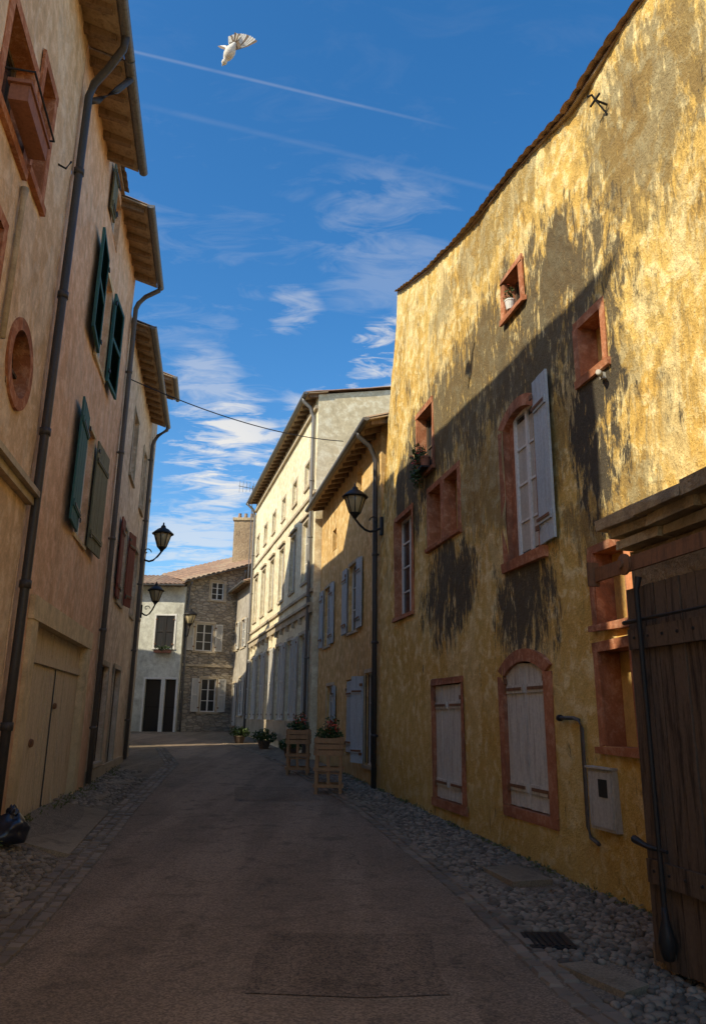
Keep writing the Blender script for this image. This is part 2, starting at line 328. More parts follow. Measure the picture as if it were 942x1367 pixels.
def roof(H,W,s0,s1,ze,ov=.6,pitch=.3,D=8,rafters=True,gutter=True,per=.23,thick=.05,wa=.065):
    zf=ze if callable(ze) else (lambda s:ze)
    n=max(4,int((s1-s0)/per*6)); 
    for (oa,ob,nm) in ((ov+.08,-D/2,'f'),(-D-ov,-D/2,'b')):
        vs=[];fs=[]; nr=max(2,int(abs(oa-ob)/.45))
        for i in range(n+1):
            s=s0+(s1-s0)*i/n; ph=((s-s0)/per)%1; row=math.floor((s-s0)/per)
            w=wa*(abs(math.sin(math.pi*ph))**.6)
            for k in range(nr+1):
                jit=.03*mn.noise(Vector((row*5.7,3.3,1.))) if k==0 else 0
                o=oa+(ob-oa)*k/nr+jit
                z=zf(s)+thick+ (ov-(o if nm=='f' else -D-o))*pitch + w + .03*mn.noise(Vector((row*3.1,k*2.3,1.)))
                vs.append(W.P(s,o,z))
        for i in range(n):
            for k in range(nr): a=i*(nr+1)+k; fs.append((a,a+1,a+nr+2,a+nr+1))
        H.add('tiles',('tile'),vs,fs)
    m=max(1,int((s1-s0)/1.0))
    for i in range(m):
        a=s0+(s1-s0)*i/m; b=s0+(s1-s0)*(i+1)/m
        H.add('eave_boards','roofwood',[W.P(a,ov,zf(a)),W.P(b,ov,zf(b)),W.P(b,-.3,zf(b)+(ov+.3)*pitch),W.P(a,-.3,zf(a)+(ov+.3)*pitch),
            W.P(a,ov,zf(a)+.03),W.P(b,ov,zf(b)+.03),W.P(b,-.3,zf(b)+(ov+.3)*pitch+.03),W.P(a,-.3,zf(a)+(ov+.3)*pitch+.03)],[(0,1,2,3),(4,7,6,5),(0,4,5,1),(0,3,7,4),(1,5,6,2)])
    if rafters:
        k=s0+.15
        while k<s1-.05:
            r=.045; a=ov-.06; b=-.05; za=zf(k)+.06*pitch; zb=zf(k)+(ov-b)*pitch
            H.add('rafters','rafter',[W.P(k-r,a,za-.09),W.P(k+r,a,za-.09),W.P(k+r,b,zb-.13),W.P(k-r,b,zb-.13),W.P(k-r,a,za-.002),W.P(k+r,a,za-.002),W.P(k+r,b,zb-.002),W.P(k-r,b,zb-.002)],[(0,1,2,3),(4,7,6,5),(0,4,5,1),(1,5,6,2),(2,6,7,3),(3,7,4,0)])
            k+=.48+random.uniform(-.03,.03)
    if gutter:
        vs=[];fs=[];g=8
        for i,s in enumerate((s0-.03,s1+.03)):
            for k in range(g+1):
                a=math.pi*k/g; vs.append(W.P(s,ov+.08+.075*math.cos(a),zf(s)-.0-.075*math.sin(a)+.03))
            for k in range(g,-1,-1):
                a=math.pi*k/g; vs.append(W.P(s,ov+.08+.062*math.cos(a),zf(s)-.0-.062*math.sin(a)+.03))
        t=2*(g+1)
        for k in range(t): fs.append((k,(k+1)%t,t+(k+1)%t,t+k))
        for e in (0,t): fs.append(tuple(range(e,e+g+1)))
        H.add('gutter','zinc',vs,fs)
def downpipe(H,W,s,z0,z1,ov,r=.05,mat='zinc',part='pipe_down'):
    H.tube(part,mat,[W.P(s,ov+.08,z1),W.P(s,ov+.06,z1-.12),W.P(s,ov*.55,z1-.32),W.P(s,.14,z1-.5),W.P(s,.09,z1-.65),W.P(s,.09,z1-1.),W.P(s,.09,(z0+z1)/2),W.P(s,.09,z0)],r,10)
    z=z0+1
    while z<z1-1: H.tube(part+'_collar',mat,[W.P(s,.09,z),W.P(s,.09,z+.06)],r+.012,10); H.box(part+'_bracket',mat,W,s-.012,s+.012,-.01,.06,z+.01,z+.05); z+=1.9
def gz(y): return 0. if y<8 else .025*(min(y,45)-8)
# ------------------------------------------------------------------ YELLOW HOUSE
H=Obj('yellow_plaster_house')
prof=[(-8,8.5),(5.87,8.56),(6.69,8.62),(7.35,8.60),(8.52,8.89),(9.63,9.10),(10.69,9.28),(12.37,9.75),(14.48,10.54),(15.87,10.6)]
def send(z): return interp([(5.6,15.87),(7.27,15.45),(10.54,14.48)],z)
W1=(8.80,9.30,6.95,7.50);W2=(7.05,7.48,5.18,5.80);W3=(8.64,9.50,3.55,5.50);W4=(12.4,13.2,5.85,7.05);W5=(11.22,12.65,4.42,5.42);W6=(13.62,14.70,3.48,5.42);W7=(11.32,12.52,.40,2.12);W8=(8.70,9.80,.58,2.28);W9=(6.98,7.52,2.52,3.25);W10=(6.98,7.52,1.36,2.26)
ops=[W1,W2,W3,W4,W5,W6,W7,W8,W9,W10]
facade(H,'yellow',RW,-8,15.87,-.3,prof,ops,step=.3,amp=.022,send=send)
zs=[-.3,2,4,5.6,7.27,9,10.54]
for z0,z1 in zip(zs,zs[1:]): H.poly('wall_side','yellow',orient([RW.P(send(z0),0,z0),RW.P(send(z0),-7,z0),RW.P(send(z1),-7,z1),RW.P(send(z1),0,z1)],RW.d))
H.poly('wall_side','yellow',orient([RW.P(-8,0,-.3),RW.P(-8,-7,-.3),RW.P(-8,-7,10),RW.P(-8,0,8.5)],-RW.d))
H.poly('wall_back','yellow',orient([RW.P(-8,-7,-.3),RW.P(15.87,-7,-.3),RW.P(15.87,-7,10),RW.P(-8,-7,10)],-RW.n))
roof(H,RW,-8,14.5,lambda s:interp(prof,s)-.03,ov=.03,pitch=.12,D=14,rafters=False,gutter=False,thick=.02,wa=.035,per=.19)
for o in ops: reveal(H,'terra',RW,o,.24)
for o,r in ((W1,0),(W2,0),(W3,.14),(W4,0),(W5,0),(W6,0),(W7,0),(W8,.16),(W9,0),(W10,0)):
    surround(H,'terra',RW,o,w=.09 if o not in (W8,W3) else .15,rise=r,sill=o not in (W7,W8),o=.03 if o!=W10 else .045,j=.014)
for o in (W2,W5,W9,W10): back(H,'blind','blind',RW,o,.2)
H.box('window_surrounds','terra',RW,11.86,12.0,-.19,.028,4.42,5.42,.005)
for o in (W1,W4): sash(H,RW,o,-.2,'darkwood',2,2)
sash(H,RW,(8.64,9.36,3.55,5.5),-.11,'framew',2,4,curtain=True); H.box('window_surrounds','terra',RW,9.36,9.499,-.2,-.06,3.56,5.49); sash(H,RW,W6,-.16,'framew',2,4)
shutter(H,'shutblue',RW,8.54,8.12,3.56,5.62,o=.04,o2=.075,planks=3)
for o in (W7,W8):
    mid=(o[0]+o[1])/2; m='shutgrey'
    shutter(H,m,RW,o[0]+.01,mid-.006,o[2]+.01,o[3]-.02,o=-.045); shutter(H,m,RW,o[1]-.01,mid+.006,o[2]+.01,o[3]-.02,o=-.045)
    H.box('thresholds','terra',RW,o[0]-.14,o[1]+.14,0,.03,o[2]-.12,o[2]-.002,.005)
    back(H,'dark_gap','dark',RW,o,.15)
H.tube('pipe_clay','copperpipe',[RW.P(6.84,.06,3.35),RW.P(6.84,.06,1.28)],.045,10)
H.tube('pipe_gas','leadpipe',[RW.P(8.32,.05,1.62),RW.P(8.05,.05,1.62),RW.P(7.95,.05,1.60),RW.P(7.9,.05,1.52),RW.P(7.9,.05,.6),RW.P(7.86,.05,.5),RW.P(7.72,.05,.46)],.02,8)
H.lathe('round_gas_cap','iron',RW.P(8.34,.05,1.62),[(.0,-.03),(.035,-.03),(.035,.03),(0,.03)],10,(0,1,0))
H.box('camera_mount','box',RW,7.05,7.10,0,.05,4.99,5.06); H.lathe('lantern_camera','box',RW.P(7.07,.05,5.03),[(.0,0),(.018,0),(.02,.03),(.03,.04),(.03,.12),(.025,.125),(0,.125)],12,(-.5,-.85,-.15))
H.tube('wall_hook','iron',[RW.P(6.62,0,8.0),RW.P(6.62,.14,8.03),RW.P(6.62,.18,8.09),RW.P(6.62,.23,8.05)],.013,6); H.tube('wall_hook','iron',[RW.P(6.62,0,7.86),RW.P(6.62,.14,8.03)],.010,6); H.tube('wall_hook','iron',[RW.P(6.54,.14,8.04),RW.P(6.72,.14,8.04)],.013,6)
H.finish()
B=Obj('meter_box'); B.box('case','box',RW,7.37,7.80,.0,.07,.60,1.15); B.box('door','box',RW,7.39,7.78,.072,.085,.63,1.12); B.box('window','dark',RW,7.45,7.6,.087,.09,.9,1.06); B.box('lid','box',RW,7.36,7.81,0,.1,1.152,1.17); B.finish()
B=Obj('vent_grille'); B.box('frame','iron',RW,6.72,6.92,0,.03,.62,.98)
for k in range(6): B.box('bars','rust',RW,6.74,6.90,.032,.045,.65+k*.05,.67+k*.05)
B.finish()
B=Obj('flower_pot'); s,z=12.8,5.9
for q in (-.18,.12): B.lathe('pot','terrabox',RW.P(s+q,.08,z-.02),[(.0,0),(.07,0),(.095,.17),(.105,.17),(.105,.2),(.085,.2),(0,.18)],12)
B.leaves('leaf_mass','leaf',RW.P(s,.12,z+.26),(.16,.34,.2),260,.04); B.leaves('leaf_trailing','leaf',RW.P(s,.18,z-.15),(.12,.3,.25),180,.035); B.leaves('flower_heads','flower',RW.P(s,.16,z+.25),(.14,.26,.2),36,.03); B.box('shelf','iron',RW,s-.34,s+.34,0,.2,z-.06,z-.03); B.finish()
B=Obj('flower_pot'); B.lathe('pot','framew',RW.P(9.1,.03,6.97),[(.0,0),(.05,0),(.07,.12),(.075,.12),(.075,.14),(.06,.14),(0,.12)],12); B.leaves('leaf_mass','leaf',RW.P(9.1,.04,7.2),(.08,.09,.13),90,.03); B.leaves('flower_heads','flower',RW.P(9.1,.05,7.26),(.07,.09,.1),10,.02); B.finish()
# ------------------------------------------------------------------ BARN / GATE
H=Obj('stone_gatehouse')
facade(H,'barnst',BW,1.2,5.66,-.2,2.86,[(2.6,5.28,.02,2.52)],step=.22,amp=.018); reveal(H,'barnst',BW,(2.6,5.28,.02,2.52),.12); back(H,'inner','dark',BW,(2.6,5.28,.02,2.52),.1)
for s,w in ((1.2,-1),(5.66,1)): H.poly('wall_side','barnst',orient([BW.P(s,0,-.2),BW.P(s,-.8,-.2),BW.P(s,-.8,2.86),BW.P(s,0,2.86)],BW.d*w))
z=2.86
for k,(a,b,t,o) in enumerate(((1.0,5.70,.09,.07),(1.0,5.76,.08,.12),(1.0,5.84,.11,.21))):
    n=9
    for i in range(n):
        x0=a+(b-a)*i/n; x1=a+(b-a)*(i+1)/n-.01
        H.box('stone_slabs','slab',BW,x0,x1,-.74,o+random.uniform(-.04,.03),z+.004+random.uniform(0,.01),z+t+random.uniform(-.012,.012),.012)
    z+=t
x=5.62
while x>2.7:
    w=random.uniform(.11,.17); H.box('door_planks','darkwood',BW,x-w+.01,x,.052,.085+random.uniform(0,.014),.04+random.uniform(0,.04),2.55,.004); x-=w
for zz in (.55,2.1): H.box('door_ledges','darkwood',BW,2.7,5.58,.102,.128,zz,zz+.15,.004)
H.tube('strap_hinge','iron',[BW.P(5.62,.13,2.3),BW.P(5.3,.14,2.3),BW.P(4.4,.14,2.3)],[.016,.013,.006],6)
for k in range(28): H.lathe('nails','iron',BW.P(5.5-(k%14)*.16,.13,.63 if k<14 else 2.18),[(0,0),(.012,0),(.009,.01),(0,.012)],6,(-1,-.22,0))
H.box('rail','rust',BW,2.2,5.95,.13,.15,2.66,2.77,.003); H.box('rail_end','rust',BW,5.93,5.96,.11,.2,2.63,2.82)
H.lathe('rail_wheel','rust',BW.P(5.5,.155,2.72),[(0,0),(.08,0),(.08,.02),(.03,.03),(.03,.05),(0,.05)],14,(-1,-.22,0))
H.tube('latch_bar','iron',[BW.P(5.36,.15,2.60),BW.P(5.37,.17,2.5),BW.P(5.38,.16,1.5),BW.P(5.38,.16,.75),BW.P(5.38,.16,.42)],[.026,.02,.018,.018,.02],8)
H.lathe('lantern_counterweight','iron',BW.P(5.38,.16,.12),[(.0,0),(.03,.01),(.045,.05),(.056,.11),(.045,.17),(.024,.25),(.02,.32)],14)
H.tube('latch_spike','iron',[BW.P(5.70,.13,.80),BW.P(5.5,.16,.78),BW.P(5.3,.16,.78)],[.028,.016,.012],8)
H.box('base_plinth','barnst',BW,5.45,5.68,.03,.07,-.1,.16,.01)
H.finish()
# ------------------------------------------------------------------ HOUSE C
H=Obj('orange_plaster_house')
C1=(18.0,18.95,3.62,5.3);C2=(21.25,22.2,3.55,5.25);C3=(20.7,21.6,1.2,2.42);C4=(17.75,19.1,.75,2.48);C5=(16.25,17.15,.6,2.55);C6=(17.7,18.2,7.05,7.6);C7=(20.7,21.2,6.2,6.8)
ops=[C1,C2,C3,C4,C5,C6,C7]
facade(H,'orange_c',RW,15.88,23.0,-.1,8.0,ops,step=.5); body(H,'orange_c',RW,15.88,23.,-.1,8.,8.,7)
roof(H,RW,15.3,22.95,7.86,ov=.42,D=7); downpipe(H,RW,16.05,.2,7.86,.42,.055,'blackpipe')
for o in ops: reveal(H,'orange_c',RW,o,.2)
for o in (C1,C2,C3,C5): surround(H,'trimc',RW,o,w=.08,o=.02); sash(H,RW,o,-.12,'framew',2,3)
for o in (C6,C7): back(H,'dark_gap','dark',RW,o,.15)
for o in (C1,C2): shutter(H,'shutblue',RW,o[0]-.06,o[0]-.58,o[2],o[3],.04,3); shutter(H,'shutblue',RW,o[1]+.06,o[1]+.58,o[2],o[3],.04,3)
back(H,'dark_gap','dark',RW,C4,.1); shutter(H,'shutblue',RW,17.77,18.42,.78,2.45,-.03,3); shutter(H,'shutblue',RW,19.08,18.43,.78,2.45,-.03,3); shutter(H,'shutblue',RW,17.22,17.6,.62,2.5,.03,2,o2=.2); shutter(H,'shutblue',RW,20.64,20.3,1.2,2.4,.03,2)
for k in (0,1,2,3): H.box('window_grille','iron',RW,16.3+k*.25,16.32+k*.25,.0,.02,.65,2.5)
H.finish()
# ------------------------------------------------------------------ CREAM TOWNHOUSE
H=Obj('cream_townhouse'); ops=[]; cen=[24.4,26.5,28.7,30.9,33.1,35.3]
for c in cen: ops+=[(c-.5,c+.5,1.45,4.15),(c-.42,c+.42,5.85,7.9),(c-.32,c+.32,9.1,9.95)]
facade(H,'cream',CW,23.05,36.5,-.1,11.95,ops,step=.8,amp=.008); body(H,'cream',CW,23.05,36.5,-.1,11.95,11.95,9,pitch=.2)
roof(H,CW,22.95,36.6,11.9,ov=.38,pitch=.2,D=9); downpipe(H,CW,23.35,.4,11.9,.38,.06); downpipe(H,CW,36.3,.6,11.9,.38,.06)
for i,o in enumerate(ops):
    reveal(H,'cream',CW,o,.2); surround(H,'trimc',CW,o,w=.1,o=.025); sash(H,CW,o,-.14,'framew',2,3 if i%3<2 else 1)
    if i%3==0: shutter(H,'shutwhite',CW,o[0]-.1,o[0]-.6,o[2],o[3],.04,louv=True); shutter(H,'shutwhite',CW,o[1]+.1,o[1]+.6,o[2],o[3],.04,louv=True)
    if i%3==1: H.box('window_hoods','trimc',CW,o[0]-.2,o[1]+.2,0,.1,o[3]+.12,o[3]+.2)
for z,t,o in ((4.7,.22,.09),(4.92,.08,.15),(5.35,.09,.07),(8.55,.1,.06),(11.45,.12,.1),(.2,.7,.05)): H.box('string_courses','trimc',CW,23.06,36.45,.0,o,z+(gz(30) if z<1 else 0),z+t+(gz(30) if z<1 else 0))
for k in range(12): H.box('dentils','trimc',CW,23.5+k*1.1,23.62+k*1.1,0,.12,4.5,4.7)
H.finish()
H=Obj('grey_render_house'); GW=Wall(-4.87,36.5,-.35,1,-1,-.35)
G=[(1.2,2.1,4.9,6.3),(1.2,2.1,1.6,3.4),(2.9,3.6,4.9,6.3),(2.9,3.6,1.1,3.2)]
facade(H,'greyh',GW,.02,4.2,0,8.0,G,step=.8); body(H,'greyh',GW,.02,4.2,0,8,8,6); roof(H,GW,0,4.3,7.95,ov=.4,D=6)
for o in G: reveal(H,'greyh',GW,o,.15); sash(H,GW,o,-.1); surround(H,'trimc',GW,o,w=.1,o=.02); shutter(H,'shutwhite',GW,o[0]-.1,o[0]-.5,o[2],o[3],.04,louv=True)
H.finish()
H=Obj('rubble_stone_house'); SW=Wall(-8.6,38.9,1,.55,.55,-1)
ops=[(.55,1.35,4.8,6.2),(.95,1.65,1.75,3.4),(1.15,1.75,7.5,8.45)]
facade(H,'stone',SW,0,2.75,0,[(0,8.45),(2.75,9.6)],ops,step=.8)
H.poly('wall_side','stone',orient([SW.P(0,0,0),SW.P(0,-6,0),SW.P(0,-6,9.5),SW.P(0,0,8.45)],-SW.d)); H.poly('wall_side','stone',orient([SW.P(2.75,0,0),SW.P(2.75,-6,0),SW.P(2.75,-6,10.2),SW.P(2.75,0,9.6)],SW.d))
roof(H,SW,-.2,3.6,lambda s:8.35+(s)*.4,ov=.35,pitch=.22,D=9)
for i,o in enumerate(ops):
    reveal(H,'trimc',SW,o,.15); sash(H,SW,o,-.1,glass='dark'); surround(H,'trimc',SW,o,w=.12,o=.03)
    if i<2: shutter(H,'shutwhite',SW,o[0]-.1,o[0]-.45,o[2],o[3],.04,louv=True); shutter(H,'shutwhite',SW,o[1]+.1,o[1]+.45,o[2],o[3],.04,louv=True)
H.box('string_course','trimc',SW,0,2.7,0,.06,4.0,4.12); downpipe(H,SW,2.65,.7,9.2,.3,.05); downpipe(H,SW,.1,.7,8.3,.3,.05)
H.finish()
H=Obj('brick_chimney'); H.box('stack','barnst',None,-6.85,-5.65,42,42.9,8.5,12.5); H.box('cap','slab',None,-6.93,-5.57,41.92,42.98,12.5,12.65)
for k in range(3): H.lathe('pot','tile',(-6.6+k*.35,42.4,12.65),[(.1,0),(.12,.05),(.09,.3),(.1,.35),(.0,.35)],10)
H.finish()
H=Obj('tv_antenna'); H.tube('mast','zinc',[(-5.25,37.5,8),(-5.25,37.5,13.2)],.025,6); H.tube('boom','zinc',[(-5.95,37.2,13.1),(-4.9,37.6,13.)],.015,6)
for k in range(6): x=-5.9+k*.18; H.tube('elements','zinc',[(x,37.2,12.75+k*.01),(x,37.3,13.4-k*.02)],.01,5)
H.finish()
H=Obj('white_render_house'); WW=Wall(0,38.6,1,0,0,-1)
ops=[(-10.0,-9.05,4.85,6.5),(-10.3,-9.5,.6,3.3),(-9.3,-8.75,.6,3.3),(-12.2,-11.25,4.85,6.5),(-12.2,-11.2,.6,3.3)]
facade(H,'white',WW,-17,-8.62,0,8.0,ops,step=.8); body(H,'white',WW,-17,-8.62,0,8,8,6); roof(H,WW,-17,-8.6,8.0,ov=.5,D=6)
for i,o in enumerate(ops):
    reveal(H,'white',WW,o,.3); surround(H,'framew',WW,o,w=.09,o=.03,sill=i in(0,3))
    if i in (0,3):
        sash(H,WW,o,-.1); shutter(H,'iron',WW,o[0]+.02,(o[0]+o[1])/2,o[2],o[3],.0,louv=True); shutter(H,'iron',WW,o[1]-.02,(o[0]+o[1])/2,o[2],o[3],.0,louv=True)
    else: sash(H,WW,o,-.26,'iron',1,2,glass='dark')
H.leaves('leaf_windowbox','leaf',(-9.5,38.4,4.8),(.45,.12,.15),150,.06); H.box('window_box','terrabox',WW,-9.95,-9.1,.05,.25,4.6,4.75)
H.finish()
# ------------------------------------------------------------------ LEFT ROW
H=Obj('beige_plaster_house'); A1=(5.75,6.62,7.15,8.3);A2=(6.95,7.42,7.3,8.75);R=(7.17,7.93,4.92,5.68);A3=(5.6,6.4,4.8,6.2);A4=(6.6,7.3,2.3,3.5)
facade(H,'h1',LW,3.2,8.63,-.2,10.95,[A1,A2,R,A3,A4],step=.35); body(H,'h1',LW,3.2,8.63,-.2,10.95,10.95,8); roof(H,LW,2.95,8.72,10.8,ov=.5,D=8)
for o in (A1,A2,A3,A4): reveal(H,'terra',LW,o,.3); surround(H,'terra',LW,o,w=.12,o=.03); sash(H,LW,o,-.22,'darkwood',2,2)
cs,cz=(R[0]+R[1])/2,(R[2]+R[3])/2; n=36
for k in range(n):
    a0=2*math.pi*k/n;a1=2*math.pi*(k+1)/n; vs=[]
    for o in (-.02,.035):
        for a in (a0,a1):
            for r in (.375,.51): vs.append(LW.P(cs+r*math.cos(a)*.98,o,cz+r*math.sin(a)))
    H.add('ring_surround','terra',vs,[(4,6,7,5),(0,2,6,4),(1,5,7,3)])
    c0,s0_,c1,s1_=math.cos(a0),math.sin(a0),math.cos(a1),math.sin(a1)
    H.poly('ring_reveal','terra',[LW.P(cs+.375*c0*.98,-.02,cz+.375*s0_),LW.P(cs+.375*c1*.98,-.02,cz+.375*s1_),LW.P(cs+.375*c1*.98,-.25,cz+.375*s1_),LW.P(cs+.375*c0*.98,-.25,cz+.375*s0_)])
    sq=lambda t:(t[0]/max(abs(t[0]),abs(t[1])),t[1]/max(abs(t[0]),abs(t[1])))
    q0,q1=sq((c0,s0_)),sq((c1,s1_)); H.poly('wall_spandrel','h1',[LW.P(cs+.385*c0,.012,cz+.385*s0_),LW.P(cs+.40*q0[0],.012,cz+.40*q0[1]),LW.P(cs+.40*q1[0],.012,cz+.40*q1[1]),LW.P(cs+.385*c1,.012,cz+.385*s1_)])
back(H,'round_glass','glass',LW,(R[0]-.02,R[1]+.02,R[2]-.02,R[3]+.02),.15); H.box('ring_bars','darkwood',LW,cs-.02,cs+.02,-.14,-.1,cz-.36,cz+.36); H.box('ring_bars','darkwood',LW,cs-.36,cs+.36,-.14,-.1,cz-.02,cz+.02)
H.box('cornice','trimc',LW,3.2,8.6,0,.09,3.98,4.08,.004); H.box('cornice','trimc',LW,3.2,8.6,0,.15,4.083,4.16,.004)
H.tube('pipe_vent','trimc',[LW.P(6.75,.05,5.2),LW.P(6.75,.05,6.8),LW.P(6.75,.05,6.95)],[.03,.03,.045],8)
H.tube('pipe_main','blackpipe',[LW.P(8.3,.58,10.8),LW.P(8.4,.54,10.66),LW.P(8.5,.36,10.4),LW.P(8.62,.16,10.2),LW.P(8.66,.1,10.),LW.P(8.66,.1,6),LW.P(8.66,.1,2.3),LW.P(8.66,.1,.3)],.055,10)
H.tube('pipe_main','blackpipe',[LW.P(9.0,.58,10.75),LW.P(8.95,.4,10.45),LW.P(8.8,.2,10.1),LW.P(8.68,.12,9.95)],.045,8)
for z in (1.4,3.,4.9,6.8,8.7): H.tube('pipe_collars','blackpipe',[LW.P(8.66,.1,z),LW.P(8.66,.1,z+.09)],.07,10)
H.tube('iron_hook','iron',[LW.P(8.0,0,8.3),LW.P(8.0,.1,8.25),LW.P(8.05,.14,8.4)],.014,6)
H.finish()
B=Obj('window_planter'); B.box('box','terrabox',LW,5.8,6.6,.08,.26,7.2,7.38); B.box('rim','terrabox',LW,5.77,6.63,.06,.28,7.382,7.42); B.tube('rail','iron',[LW.P(5.75,0,7.5),LW.P(5.75,.3,7.5),LW.P(6.65,.3,7.5),LW.P(6.65,0,7.5)],.012,6); B.finish()
H=Obj('salmon_plaster_house'); U=(11.6,12.6,7.5,9.3);L=(11.55,12.5,4.35,6.3);GA=(9.75,13.8,.05,2.74);T=(11.75,12.6,10.15,11.1)
pr=[(8.64,11.0),(11.0,11.0),(11.05,11.35),(15.3,11.35)]
facade(H,'h2',LW,8.64,15.3,-.2,pr,[U,L,GA,T],step=.4); body(H,'h2',LW,8.64,15.3,-.2,11.0,11.35,8)
roof(H,LW,8.75,11.05,10.78,ov=.5,D=8); roof(H,LW,11.08,12.42,11.3,ov=.08,D=8,rafters=False,gutter=False); roof(H,LW,12.45,15.35,11.15,ov=.5,D=8)
for o in (U,L,T,GA): reveal(H,'h2' if o!=GA else 'garframe',LW,o,.22 if o!=GA else .14)
for o in (U,L): surround(H,'garframe',LW,o,w=.07,o=.015)
for o in (U,L,T): sash(H,LW,o,-.14,'framew',2,3)
shutter(H,'shutgreen',LW,11.56,10.62,7.5,9.3,.05,louv=True,strap='iron',o2=.10); shutter(H,'shutgreen',LW,12.64,13.5,7.5,9.3,.05,louv=True,strap='iron',o2=.1)
shutter(H,'shutgreen',LW,11.5,10.62,4.35,6.3,.05,4,strap='iron',o2=.10); shutter(H,'shutolive',LW,12.56,13.6,4.35,6.3,.05,4,strap='iron',o2=.1)
shutter(H,'shutolive',LW,11.7,11.25,10.15,11.1,.05,3,strap='iron')
H.box('garage_frame','garframe',LW,9.43,9.75,0,.06,0,2.74,.004); H.box('garage_frame','garframe',LW,13.8,14.15,0,.06,0,2.74,.004); H.box('garage_frame','garframe',LW,9.40,14.18,0,.07,2.742,3.04,.004)
n=22
for k in range(n):
    x0=9.75+4.05*k/n; H.box('garage_door','garage',LW,x0+.008,x0+4.05/n-.008,-.10,-.07+random.uniform(0,.014),.2+random.uniform(0,.03),2.74,.003)
back(H,'garage_back','dark',LW,GA,.12); H.box('garage_rail','garage',LW,9.75,13.8,-.05,-.03,2.25,2.36); H.box('garage_seam','dark',LW,11.76,11.79,-.06,-.05,.2,2.24); H.lathe('door_knob','rust',LW.P(10.6,-.05,1.2),[(0,0),(.06,0),(.05,.03),(0,.04)],12,(1,0,0)); H.lathe('door_knob','rust',LW.P(11.9,-.05,1.7),[(0,0),(.05,0),(.04,.03),(0,.04)],12,(1,0,0))
downpipe(H,LW,15.25,.3,11.15,.5,.055,'leadpipe')
H.finish()
H=Obj('cream_pink_house'); D1=(17.5,18.4,7.3,8.95);D2=(17.3,18.2,4.15,6.0);D3=(16.1,17.2,.6,2.6);D4=(18.2,19.4,.4,2.65);D5=(20.2,21,7.2,8.9);D6=(20.2,21,4.2,6)
facade(H,'h3',LW,15.32,21.6,-.1,10.4,[D1,D2,D3,D4,D5,D6],step=.5); body(H,'h3',LW,15.32,21.6,-.1,10.4,10.4,8); roof(H,LW,15.4,21.6,10.15,ov=.42,D=8)
for o in (D1,D2,D3,D4,D5,D6): reveal(H,'h3',LW,o,.2); surround(H,'trimc',LW,o,w=.1,o=.025); sash(H,LW,o,-.14,'darkwood' if o in(D3,D4) else 'framew',2,3)
shutter(H,'shutred',LW,17.24,16.7,4.15,6.,.05,3,strap='iron'); shutter(H,'shutred',LW,18.26,18.8,4.15,6.,.05,3,strap='iron',o2=.15)
downpipe(H,LW,21.5,.4,10.15,.42,.055,'leadpipe'); H.box('plinth','trimc',LW,15.35,21.55,0,.05,0,.5)
H.finish()
H=Obj('grey_plaster_house'); E=[(22.2,22.9,8.2,9.9),(22.2,22.9,4.4,6.2)]
facade(H,'h5',LW,21.62,23.4,0,12.1,E,step=.7); body(H,'h5',LW,21.62,23.4,0,12.1,12.1,8); roof(H,LW,21.7,23.5,11.9,ov=.5,D=8)
for o in E: reveal(H,'h5',LW,o,.2); surround(H,'trimc',LW,o,w=.1,o=.02); sash(H,LW,o,-.14)
H.finish()
H=Obj('corner_house'); KW=Wall(-8.5,27.5,-.75,1,1,.75); K=[(2,3,4.5,6.3),(4,5,4.5,6.3),(3,4,.5,2.6)]
facade(H,'h3',KW,0,6.5,0,9.8,K,step=.8); body(H,'h3',KW,0,6.5,0,9.8,9.8,8); roof(H,KW,-.2,6.7,9.7,ov=.4,D=8)
for o in K: reveal(H,'h3',KW,o,.2); sash(H,KW,o,-.14)
H.finish()
H=Obj('unseen_shading_house'); QW=Wall(-14.2,33.6,-1,.1,.1,1); K=[(2,3,4.5,6.3),(5,6,4.5,6.3),(3,4,.5,2.6)]  # unseen house, added to cast shade on the far white and stone fronts
facade(H,'cream',QW,0,9,0,10.2,K,step=.8); body(H,'cream',QW,0,9,0,10.2,10.2,7); roof(H,QW,-.2,9.2,10.1,ov=.4,D=7)
for o in K: reveal(H,'cream',QW,o,.2); sash(H,QW,o,-.14)
H.finish()
H=Obj('low_plaster_house'); K=[(-3,-2,1.2,2.8),(0,1,1.2,2.8),(-3,-2,4.3,5.8),(0,1,4.3,5.8)]
facade(H,'cream',LW,-4.5,3.18,-.2,7.2,K,step=.8); body(H,'cream',LW,-4.5,3.18,-.2,7.2,7.2,8); roof(H,LW,-4.5,3.1,7.2,ov=.5,D=8)
for o in K: reveal(H,'cream',LW,o,.2); sash(H,LW,o,-.14); surround(H,'trimc',LW,o)
H.finish()
# ------------------------------------------------------------------ GROUND
LE=[(-30,-2),(0,-1.75),(3,-1.9),(6.4,-2.32),(12.5,-3.33),(21,-4.52),(27,-6.3),(31,-8.6),(34,-12),(35.5,-17),(36,-30)]
RE=[(-30,2.1),(0,2.0),(3,1.65),(5.1,1.25),(7.9,.98),(13.25,.06),(19,-1.3),(25.5,-3.07),(31,-5.3),(35,-7.6),(37,-10.5),(37.6,-17),(37.7,-30)]
def sheet(name,mat,rows,dz):
    vs=[];fs=[]; n=len(rows[0])
    for r in rows:
        for (x,y,z) in r: vs.append((x,y,z+dz))
    for i in range(len(rows)-1):
        for k in range(n-1): fs.append((i*n+k,i*n+k+1,(i+1)*n+k+1,(i+1)*n+k))
    o=Obj(name); o.add(name,mat,vs,fs); o.finish(single=True)
ys=[-200,-30,0,8]+[8+k for k in range(1,38)]+[80,400]
sheet('ground','ground',[[(x,y,gz(y)) for x in (-400,-40,-20,-10,-5,0,5,10,400)] for y in ys],0)
